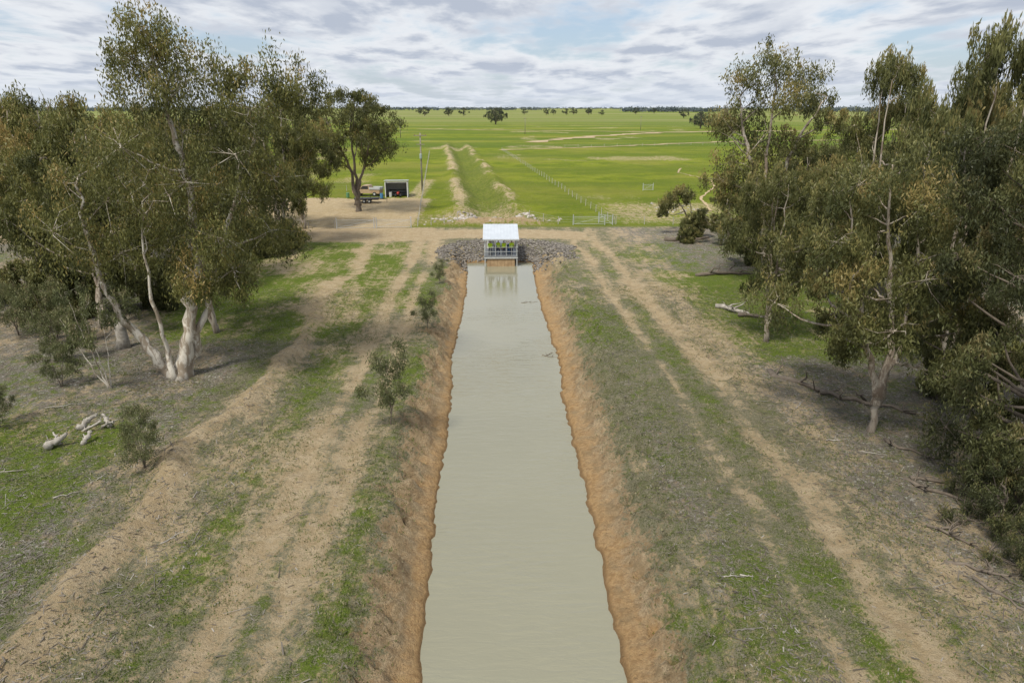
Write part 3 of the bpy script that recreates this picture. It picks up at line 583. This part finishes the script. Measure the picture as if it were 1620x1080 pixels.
# ---------------------------------------------------------------- fences
PALE=simple('pale_post',(.48,.46,.40),(.34,.32,.28),.7,5); GALV=simple('galvanised_steel',(.55,.57,.57),(.42,.44,.45),.4,6,metal=.2)
WIRE=simple('wire',(.35,.35,.33),None,.5,5)
pm=MB().tube([(0,0,-.3),(0,0,1.15)],[.055,.05],6).obj('x',PALE).data; D.objects.remove(D.objects['x'])
def fence(p0,p1,step,label,wires=(.35,.7,1.05),group='post and wire fences'):
    L=math.hypot(p1[0]-p0[0],p1[1]-p0[1]); n=int(L/step); e=empty('wire_fence',(p0[0],p0[1],gz(*p0)))
    P=[]
    for i in range(n+1):
        t=i/n; x=p0[0]+(p1[0]-p0[0])*t; y=p0[1]+(p1[1]-p0[1])*t; z=gz(x,y)-e.location.z
        o=D.objects.new('post',pm); o.parent=e; o.location=(x-p0[0],y-p0[1],z); o.rotation_euler=(random.gauss(0,.03),random.gauss(0,.03),0); col.objects.link(o); P.append((x-p0[0],y-p0[1],z))
    mb=MB()
    for h in wires: mb.tube([(a,b,c_+h) for a,b,c_ in P],.008,3)
    mb.obj('wire',WIRE,parent=e); top(e,label,'fence',group)
fence((16.8,98.8),(3,281),4,'long pale post and wire fence across green pasture')
fence((17,98.6),(58,96),4,'post and wire fence beside woodland')
fence((4.5,100.5),(10.8,98.8),2.1,'short wire fence beside a farm gate')
fence((-11.5,97.5),(-6,100.5),2,'short wire fence beside an earth mound')
fence((-11.6,99),(-24,262),5,'post and wire fence beside a grassed channel')
fence((-34,96.8),(-23,96.6),3,'post and wire fence at the edge of a dirt yard')
fence((-26,140),(-60,150),4,'post and wire fence behind a shed')
fence((30,300),(130,330),6,'distant post and wire fence in pasture')
def gate(x,y,L,ang,label,name='farm_gate',stay=True):
    e=empty(name,(x,y,gz(x,y)),ang)
    mb=MB(); mb.tube([(0,0,.15),(0,0,1.2),(L,0,1.2),(L,0,.15),(0,0,.15)],.025,6)
    for h in(.4,.62,.84,1.02): mb.tube([(0,0,h),(L,0,h)],.012,5)
    mb.tube([(0,0,.15),(L,0,1.2)],.018,5); mb.obj('gate_frame',GALV,parent=e)
    for px in(-.12,L+.12):
        MB().tube([(0,0,-.2),(0,0,1.5)],.065,8).obj('gate_post',GALV,parent=e,loc=(px,0,0))
    top(e,label,'gate','metal farm gates'); return e
gate(10.9,98.4,4.3,-.05,'galvanised tube farm gate beside a dirt crossing'); gate(16.4,98.4,2.6,2.2,'galvanised tube farm gate swung open')
gate(-22.5,96,5,0,'pale tube gate across the yard entrance'); gate(-17,96.2,4.6,.02,'pale tube gate across the yard entrance')
gate(30.2,142,1.9,.1,'small stock pen panel on pasture','pen_panel')
# ---------------------------------------------------------------- poles
WOOD=simple('pole_timber',(.27,.24,.20),(.18,.16,.13),.85,3); GREYB=simple('transformer_grey',(.35,.42,.38),None,.4,4); CER=simple('insulator',(.3,.15,.1),None,.2,4)
def pole(x,y,H,label,tr=False):
    e=empty('power_pole',(x,y,gz(x,y)))
    MB().tube([(0,0,-.5),(0,0,H*.5),(0,0,H)],[.19,.16,.12],10).obj('pole_shaft',WOOD,True,e)
    MB().box((0,-.16,H-.5),(2.5,.11,.14)).obj('crossarm',WOOD,parent=e)
    for xx_ in(-1.1,-.4,.4,1.1): MB().tube([(0,0,0),(0,0,.12),(0,0,.2)],[.05,.07,.04],8).obj('insulator',CER,parent=e,loc=(xx_,-.16,H-.43))
    if tr:
        MB().box((0,-.16,H-2.2),(1.7,.1,.12)).obj('lower_crossarm',WOOD,parent=e)
        MB().tube([(0,0,0),(0,0,.1),(0,0,.9),(0,0,1.0)],[.18,.26,.26,.2],12).obj('transformer',GREYB,parent=e,loc=(.0,-.45,H-5.0))
    top(e,label,'power pole','timber power poles')
pole(-15.2,143,11.4,'timber power pole with crossarms and a small transformer',True)
pole(20,450,10,'distant timber power pole in green pasture'); pole(112,540,10,'distant timber power pole in green pasture'); pole(-52,400,10,'distant timber power pole in green pasture')
# ---------------------------------------------------------------- shed, trailer, etc
SHW=simple('shed_cladding',(.42,.44,.46),(.33,.35,.37),.5,3); DARKM=simple('dark_steel',(.03,.03,.032),(.05,.045,.04),.6,4); RUB=simple('tyre_rubber',(.02,.02,.02),None,.8,5); RED=simple('red_paint',(.4,.03,.02),None,.35,4); WHT=simple('white_paint',(.75,.76,.76),(.62,.63,.62),.4,3)
def shed(x,y,ang,W,Dp,H,label):
    e=empty('shed',(x,y,gz(x,y)),ang)
    mb=MB(); mb.box((-W/2,0,H/2-.1),(.08,Dp,H-.2)).box((W/2,0,H/2-.1),(.08,Dp,H-.2)).box((0,Dp/2,H/2-.25),(W-.09,.08,H-.5)); mb.obj('wall',SHW,parent=e)
    MB().box((0,0,H),(W+.4,Dp+.5,.08),0,Matrix.Rotation(-.07,3,'X')).obj('roof',SHW,parent=e)
    MB().box((-W/2,-Dp/2-.06,H/2-.05),(.14,.1,H-.1)).box((W/2,-Dp/2-.06,H/2-.05),(.14,.1,H-.1)).box((0,-Dp/2-.06,H-.14),(W-.16,.1,.16)).obj('door_frame',WHT,parent=e)
    MB().box((0,Dp/2-.3,1.1),(W*.8,.4,.06)).box((0,Dp/2-.3,.55),(W*.8,.4,.06)).obj('shelf',DARKM,parent=e)
    top(e,label,'shed')
shed(-19,133,.06,4.1,3.6,3.0,'small open-fronted metal shed with pale frame')
def wheel(e,loc,r=.33,w=.2,nm='wheel'):
    wv_=empty(nm,loc); wv_.parent=e
    MB().tube([(-w/2,0,0),(-w/4,0,0),(w/4,0,0),(w/2,0,0)],[r*.9,r,r,r*.9],16).obj('tyre',RUB,True,wv_)
    MB().tube([(-w/2-.01,0,0),(w/2+.01,0,0)],r*.5,12).obj('rim',GALV,parent=wv_)
e=empty('flatbed_trailer',(-23.2,124,gz(-23.2,124)),.1)
MB().box((0,0,.75),(4.4,2,.12)).box((0,-.7,.6),(4.2,.1,.16)).box((0,.7,.6),(4.2,.1,.16)).obj('deck',DARKM,parent=e)
MB().tube([(2.2,.6,.6),(3.6,0,.55),(2.2,-.6,.6)],.05,6).tube([(3.5,0,.55),(3.5,0,0)],.04,6).obj('drawbar',DARKM,parent=e)
mb=MB()
for xx_ in(-2.1,-.7,.7,2.1):
    mb.tube([(xx_,-.97,.8),(xx_,-.97,1.25)],.03,5)
mb.tube([(-2.1,-.97,1.25),(2.1,-.97,1.25)],.03,5).obj('side_rail',DARKM,parent=e)
for sx in(-.45,.45):
    for sy in(-1.15,1.15):
        wo_=empty('wheel',(sx,sy,.33)); wo_.parent=e; wo_.rotation_euler=(0,0,math.pi/2)
        MB().tube([(-.1,0,0),(-.05,0,0),(.05,0,0),(.1,0,0)],[.3,.33,.33,.3],16).obj('tyre',RUB,True,wo_); MB().tube([(-.11,0,0),(.11,0,0)],.17,12).obj('rim',GALV,parent=wo_)
top(e,'dark flatbed trailer with side rails in a dirt yard','trailer')
TAN=simple('tan_paint',(.42,.32,.21),(.36,.24,.14),.5,3); GLS=simple('window_glass',(.03,.035,.04),None,.1,3)
def ute(x,y,ang,paint,label,s=1):
    e=empty('farm_ute',(x,y,gz(x,y)),ang); e.scale=(s,s,s)
    MB().prism([(-2.5,.45),(2.4,.45),(2.45,.9),(2.3,1.05),(1.2,1.12),(.55,1.75),(-.55,1.78),(-.7,1.1),(-2.5,1.1)],-.88,.88).obj('body',paint,parent=e)
    MB().box((0,-1.65,1.15),(1.95,1.9,.08)).box((-.95,-1.65,1.34),(.05,1.9,.28)).box((.95,-1.65,1.34),(.05,1.9,.28)).box((0,-2.58,1.34),(1.85,.05,.28)).obj('tray',GALV,parent=e)
    MB().prism([(1.12,1.21),(.62,1.71),(.58,1.68),(1.07,1.18)],-.78,.78).obj('windscreen',GLS,parent=e)
    for sx in(-.885,.885): MB().prism([(-.5,1.15),(.95,1.15),(.5,1.65),(-.48,1.68)],sx-.012,sx+.012).obj('side_window',GLS,parent=e)
    for sx in(-.85,.85):
        for sy in(-1.6,1.55): wheel(e,(sx,sy,.36),.36,.22)
    top(e,label,'ute')
ute(-24.8,134,1.35,TAN,'tan farm ute with metal tray parked in a yard',1.12)
ute(-67.5,104,1.2,WHT,'white farm ute parked beside scrap metal')
e=empty('quad_bike',(-18.6,131.5,gz(-18.6,131.5)),0)
MB().tube([(0,-.85,.6),(0,-.5,.78),(0,0,.68),(0,.5,.75),(0,.85,.62)],[.12,.26,.2,.24,.12],8).obj('body',RED,True,e)
MB().tube([(-.38,-.35,1.05),(0,-.45,.98),(.38,-.35,1.05)],.025,6).tube([(0,-.45,.98),(0,-.55,.7)],.03,6).obj('handlebar',DARKM,parent=e)
for sx in(-.45,.45):
    for sy in(-.6,.6): wheel(e,(sx,sy,.3),.3,.24)
top(e,'red quad bike parked inside an open shed','quad bike')
def drum(x,y,c,label,r=.3,h=.9):
    m=simple('drum_paint',c,None,.4,5); mb=MB().tube([(0,0,0),(0,0,.02),(0,0,h*.33),(0,0,h*.34),(0,0,h*.36),(0,0,h*.66),(0,0,h*.67),(0,0,h*.69),(0,0,h)],[r*.97,r,r,r*1.04,r,r,r*1.04,r,r],16)
    o=mb.obj('drum',m); o.location=(x,y,gz(x,y)); top(o,label,'drum')
drum(-21.6,130.5,(.05,.2,.4),'blue steel drum beside a trailer'); drum(-20.1,131.8,(.6,.6,.58),'white drum standing in an open shed'); drum(-28,131,(.1,.25,.12),'green drum standing in a dirt yard')
e=empty('water_tank',(-68,195,gz(-68,195))); MB().tube([(0,0,0),(0,0,2.2)],1.6,24).obj('tank_wall',simple('tank_blue',(.2,.3,.38),None,.5,3),True,e); MB().tube([(0,0,2.2),(0,0,2.6)],[1.65,.2],24).obj('tank_lid',WHT,parent=e); top(e,'round blue-grey farm water tank','water tank')
e=empty('scrap_heap',(-72,106,gz(-72,106))); e.name='scrap_heap'
R=np.random.default_rng(5); mb=MB()
for i in range(26): mb.box((R.normal(0,3.5),R.normal(0,1.6),R.uniform(.1,.8)),(R.uniform(.5,2.4),R.uniform(.3,1.2),.06),0,Matrix.Rotation(R.normal(0,.4),3,'X')@Matrix.Rotation(R.uniform(0,3),3,'Z'))
mb.obj('scrap_metal',WHT,parent=e); top(e,'heap of pale scrap sheet metal on bare soil','scrap heap')
# ---------------------------------------------------------------- pump platform
PX,PY0,PY1=.1,78.0,82.6; FZ=-.3
RUST=simple('brown_sheet',(.40,.28,.16),(.30,.20,.11),.7,2); ROOFM=simple('roof_sheet',(.53,.57,.62),(.47,.51,.56),.4,1); DECK=simple('deck_grating',(.25,.26,.27),(.18,.19,.2),.5,6,metal=.3)
e=empty('pump_platform',(PX,PY0,WZ))
def L_(z): return z-WZ
Dp=PY1-PY0
v=[];f=[]; nr=90; W=4.15
for i in range(nr+1):
    x=-W/2+W*i/nr; zc=.010*math.sin(i/nr*W/.19*2*math.pi*.5)
    for yy_,zb in((-.25,1.72),(Dp+.35,2.62)):
        for th in(0,.03): v.append((x,yy_,L_(zb)+zc+th))
for i in range(nr):
    a=4*i
    f+= [(a+1,a+5,a+7,a+3),(a,a+2,a+6,a+4),(a,a+4,a+5,a+1),(a+2,a+3,a+7,a+6)]
meshobj('roof',v,f,ROOFM,False,e)
MB().box((0,-.28,L_(1.66)),(W,.04,.14)).obj('fascia',GALV,parent=e)
for xx_ in(-1.85,1.85):
    for yy_,zt in((0.06,1.7),(Dp*.5,2.12),(Dp-.06,2.5)):
        MB().box((xx_,yy_,(L_(zt)-.9)/2),(.1,.1,L_(zt)+.9-.06)).obj('post',GALV,parent=e)
for xx_ in(-.62,.62):
    MB().box((xx_,.06,L_(FZ)+1.0),(.07,.07,1.98)).obj('post',GALV,parent=e)
MB().box((0,Dp/2,L_(FZ)-.06),(3.9,Dp,.12)).obj('deck',DECK,parent=e)
mb=MB()
for yy_ in(.0,Dp*.98): mb.box((0,yy_,L_(FZ)-.19),(3.9,.1,.14))
mb.obj('deck_beam',GALV,parent=e)
mb=MB()
for h in(.55,1.05):
    mb.tube([(-1.85,-.03,L_(FZ)+h),(1.85,-.03,L_(FZ)+h)],.025,6)
    for sx in(-1.92,1.92): mb.tube([(sx,0,L_(FZ)+h),(sx,Dp,L_(FZ)+h)],.025,6)
for i in range(7): mb.tube([(-1.85+i*3.7/6,-.03,L_(FZ)),(-1.85+i*3.7/6,-.03,L_(FZ)+1.05)],.018,5)
mb.obj('railing',GALV,parent=e)
mb=MB()
for i in range(8): mb.box((-1.4+i*.4,.12,L_(-1.25)),(.385,.06,1.5))
mb.box((-1.58,1.4,L_(-1.25)),(.06,2.5,1.5)).box((1.58,1.4,L_(-1.25)),(.06,2.5,1.5)); mb.obj('intake_screen',RUST,parent=e)
MB().box((0,Dp+1.9,L_(.02)),(1.3,4.0,.08)).obj('walkway',DECK,parent=e)
mb=MB(); mb.tube([(1.0,2.2,L_(FZ)),(1.0,2.2,L_(FZ)+.15),(1.0,2.2,L_(FZ)+.9),(1.0,2.2,L_(FZ)+1.0)],[.3,.2,.2,.12],12).tube([(1.,2.2,L_(FZ)+.4),(1.,3.2,L_(FZ)+.4),(1.,4.6,L_(FZ)+.3),(1.,7,L_(-.2))],.12,10)
mb.obj('pump',simple('pump_blue',(.04,.13,.3),None,.4,4),True,e)
MB().box((-1.2,Dp-.6,L_(FZ)+.8),(.9,.35,1.2)).obj('control_cabinet',WHT,parent=e)
top(e,'small roofed steel pump platform standing over channel water','pump station')
# ---------------------------------------------------------------- people
SKIN=simple('skin',(.45,.27,.19),None,.5,6); PANT=simple('work_trousers',(.03,.035,.06),None,.8,6); BOOT=simple('boots',(.06,.04,.03),None,.7,6); HV=simple('hi_vis_yellow',(.62,.85,.03),(.52,.75,.02),.6,6); TAPE=simple('reflective_tape',(.7,.7,.7),None,.3,6); HAIR=simple('hair',(.06,.04,.025),None,.8,6); HATM=simple('hat',(.45,.42,.36),None,.8,6)
def person(x,y,z,ang,label,arms,hat=True,leg=0):
    J=[(0,0,.95),(0,0,1.14),(0,.01,1.34),(0,0,1.46),(0,.01,1.54),(0,.015,1.63),(0,.01,1.7)]
    Rr=[(.15,.11),(.135,.1),(.16,.11),(.065,.06),(.07,.075),(.082,.095),(.05,.06)]
    E=[(0,1),(1,2),(2,3),(3,4),(4,5),(5,6)]
    def add(p,r,par):
        J.append(p);Rr.append((r,r) if not isinstance(r,tuple) else r);E.append((par,len(J)-1));return len(J)-1
    wr=[]
    for s_,(el,hd) in zip((-1,1),arms):
        a=add((s_*.185,0,1.4),.062,2);b=add((s_*.185+el[0]*s_,el[1],1.4+el[2]),.043,a);c_=add((s_*.185+hd[0]*s_,hd[1],1.4+hd[2]),.028,b)
        d=Vector(J[c_])-Vector(J[b]);d.normalize();h_=add(tuple(Vector(J[c_])+d*.08),(.04,.022),c_); wr.append((Vector(J[h_]),d))
        a=add((s_*.095,0,.9),.1,0);b=add((s_*.11,.03+leg*s_*.1,.5),.066,a);c_=add((s_*.12,-.01+leg*s_*.12,.1),.043,b);add((s_*.13,.14+leg*s_*.12,.05),(.045,.035),c_)
    me_=D.meshes.new('body'); me_.from_pydata(J,E,[]); o=D.objects.new('tmp',me_); col.objects.link(o)
    o.modifiers.new('s','SKIN'); sv=me_.skin_vertices[0].data
    for i,r in enumerate(Rr): sv[i].radius=r; sv[i].use_root=(i==0)
    md=o.modifiers.new('u','SUBSURF'); md.levels=2; md.render_levels=2
    dg=bpy.context.evaluated_depsgraph_get(); ev=o.evaluated_get(dg); bm=D.meshes.new_from_object(ev); D.objects.remove(o)
    vs_=[tuple(v.co) for v in bm.vertices]; fs=[tuple(p.vertices) for p in bm.polygons]; cs=[p.center.copy() for p in bm.polygons]; nr_=[v.normal.copy() for v in bm.vertices]
    mb=MB(); mb.v=list(vs_); mb.f=list(fs)
    mb.m=[2 if c_.z<.16 else 1 if (c_.z<.98 and abs(c_.x)<.17 and c_.y<.2) else 0 for c_ in cs]
    for h_,d in wr:
        side=d.cross(Vector((0,0,1)) if abs(d.z)<.9 else Vector((1,0,0))).normalized()
        for k in range(4):
            b_=h_+side*(k-1.5)*.02; L=(.065,.078,.072,.055)[k]
            mb.tube([b_-d*.01,b_+d*L*.5,b_+d*L+Vector((0,0,-.012))],[.0095,.009,.007],5,0)
        mb.tube([h_-d*.05+side*.03,h_-d*.01+side*.06,h_+d*.03+side*.065],[.012,.011,.008],5,0)
    mb.tube([(0,.10,1.64),(0,.125,1.61),(0,.1,1.6)],[.006,.016,.01],6,0)
    for s_ in(-1,1): mb.tube([(s_*.078,.0,1.65),(s_*.092,-.01,1.63),(s_*.08,0,1.6)],[.012,.02,.01],6,0)
    e=empty('person',(x,y,z),ang)
    mb.obj('body',[SKIN,PANT,BOOT],True,e)
    keep=[f_ for f_,c_ in zip(fs,cs) if (.93<c_.z<1.44 and abs(c_.x)<.27) ]
    ids=sorted({i for f_ in keep for i in f_}); mp={i:k for k,i in enumerate(ids)}
    vv=[tuple(Vector(vs_[i])+nr_[i]*.018) for i in ids]; ff=[tuple(mp[i] for i in f_) for f_ in keep]
    so_=meshobj('hi_vis_shirt',vv,ff,[HV,TAPE],True,e)
    for p in so_.data.polygons:
        if 1.08<p.center.z<1.13: p.material_index=1
    if hat: MB().tube([(0,0,1.655),(0,0,1.66),(0,0,1.675),(0,0,1.74),(0,0,1.77)],[.17,.175,.105,.095,.05],16).obj('hat',HATM,True,e)
    else: MB().tube([(0,-.03,1.58),(0,-.02,1.66),(0,0,1.71),(0,0,1.735)],[.06,.1,.085,.03],12).obj('hair',HAIR,True,e)
    top(e,label,'person','workers on the pump platform')
dn=((.05,0,-.28),(.04,.1,-.52)); fw=((.05,.05,-.27),(.02,.28,-.3)); rail=((.07,.12,-.24),(.03,.33,-.33))
person(PX-1.25,78.5,FZ,math.pi,'person in yellow hi-vis shirt and dark trousers resting hands on railing',(rail,rail))
person(PX-.3,78.9,FZ,2.6,'person in yellow hi-vis shirt with arms lowered',(dn,fw),False,1)
person(PX+.35,78.6,FZ,3.5,'person in yellow hi-vis shirt and pale hat standing',(dn,dn))
person(PX+1.25,78.8,FZ,math.pi+.2,'person in yellow hi-vis shirt holding one arm forward',(fw,dn),False,1)
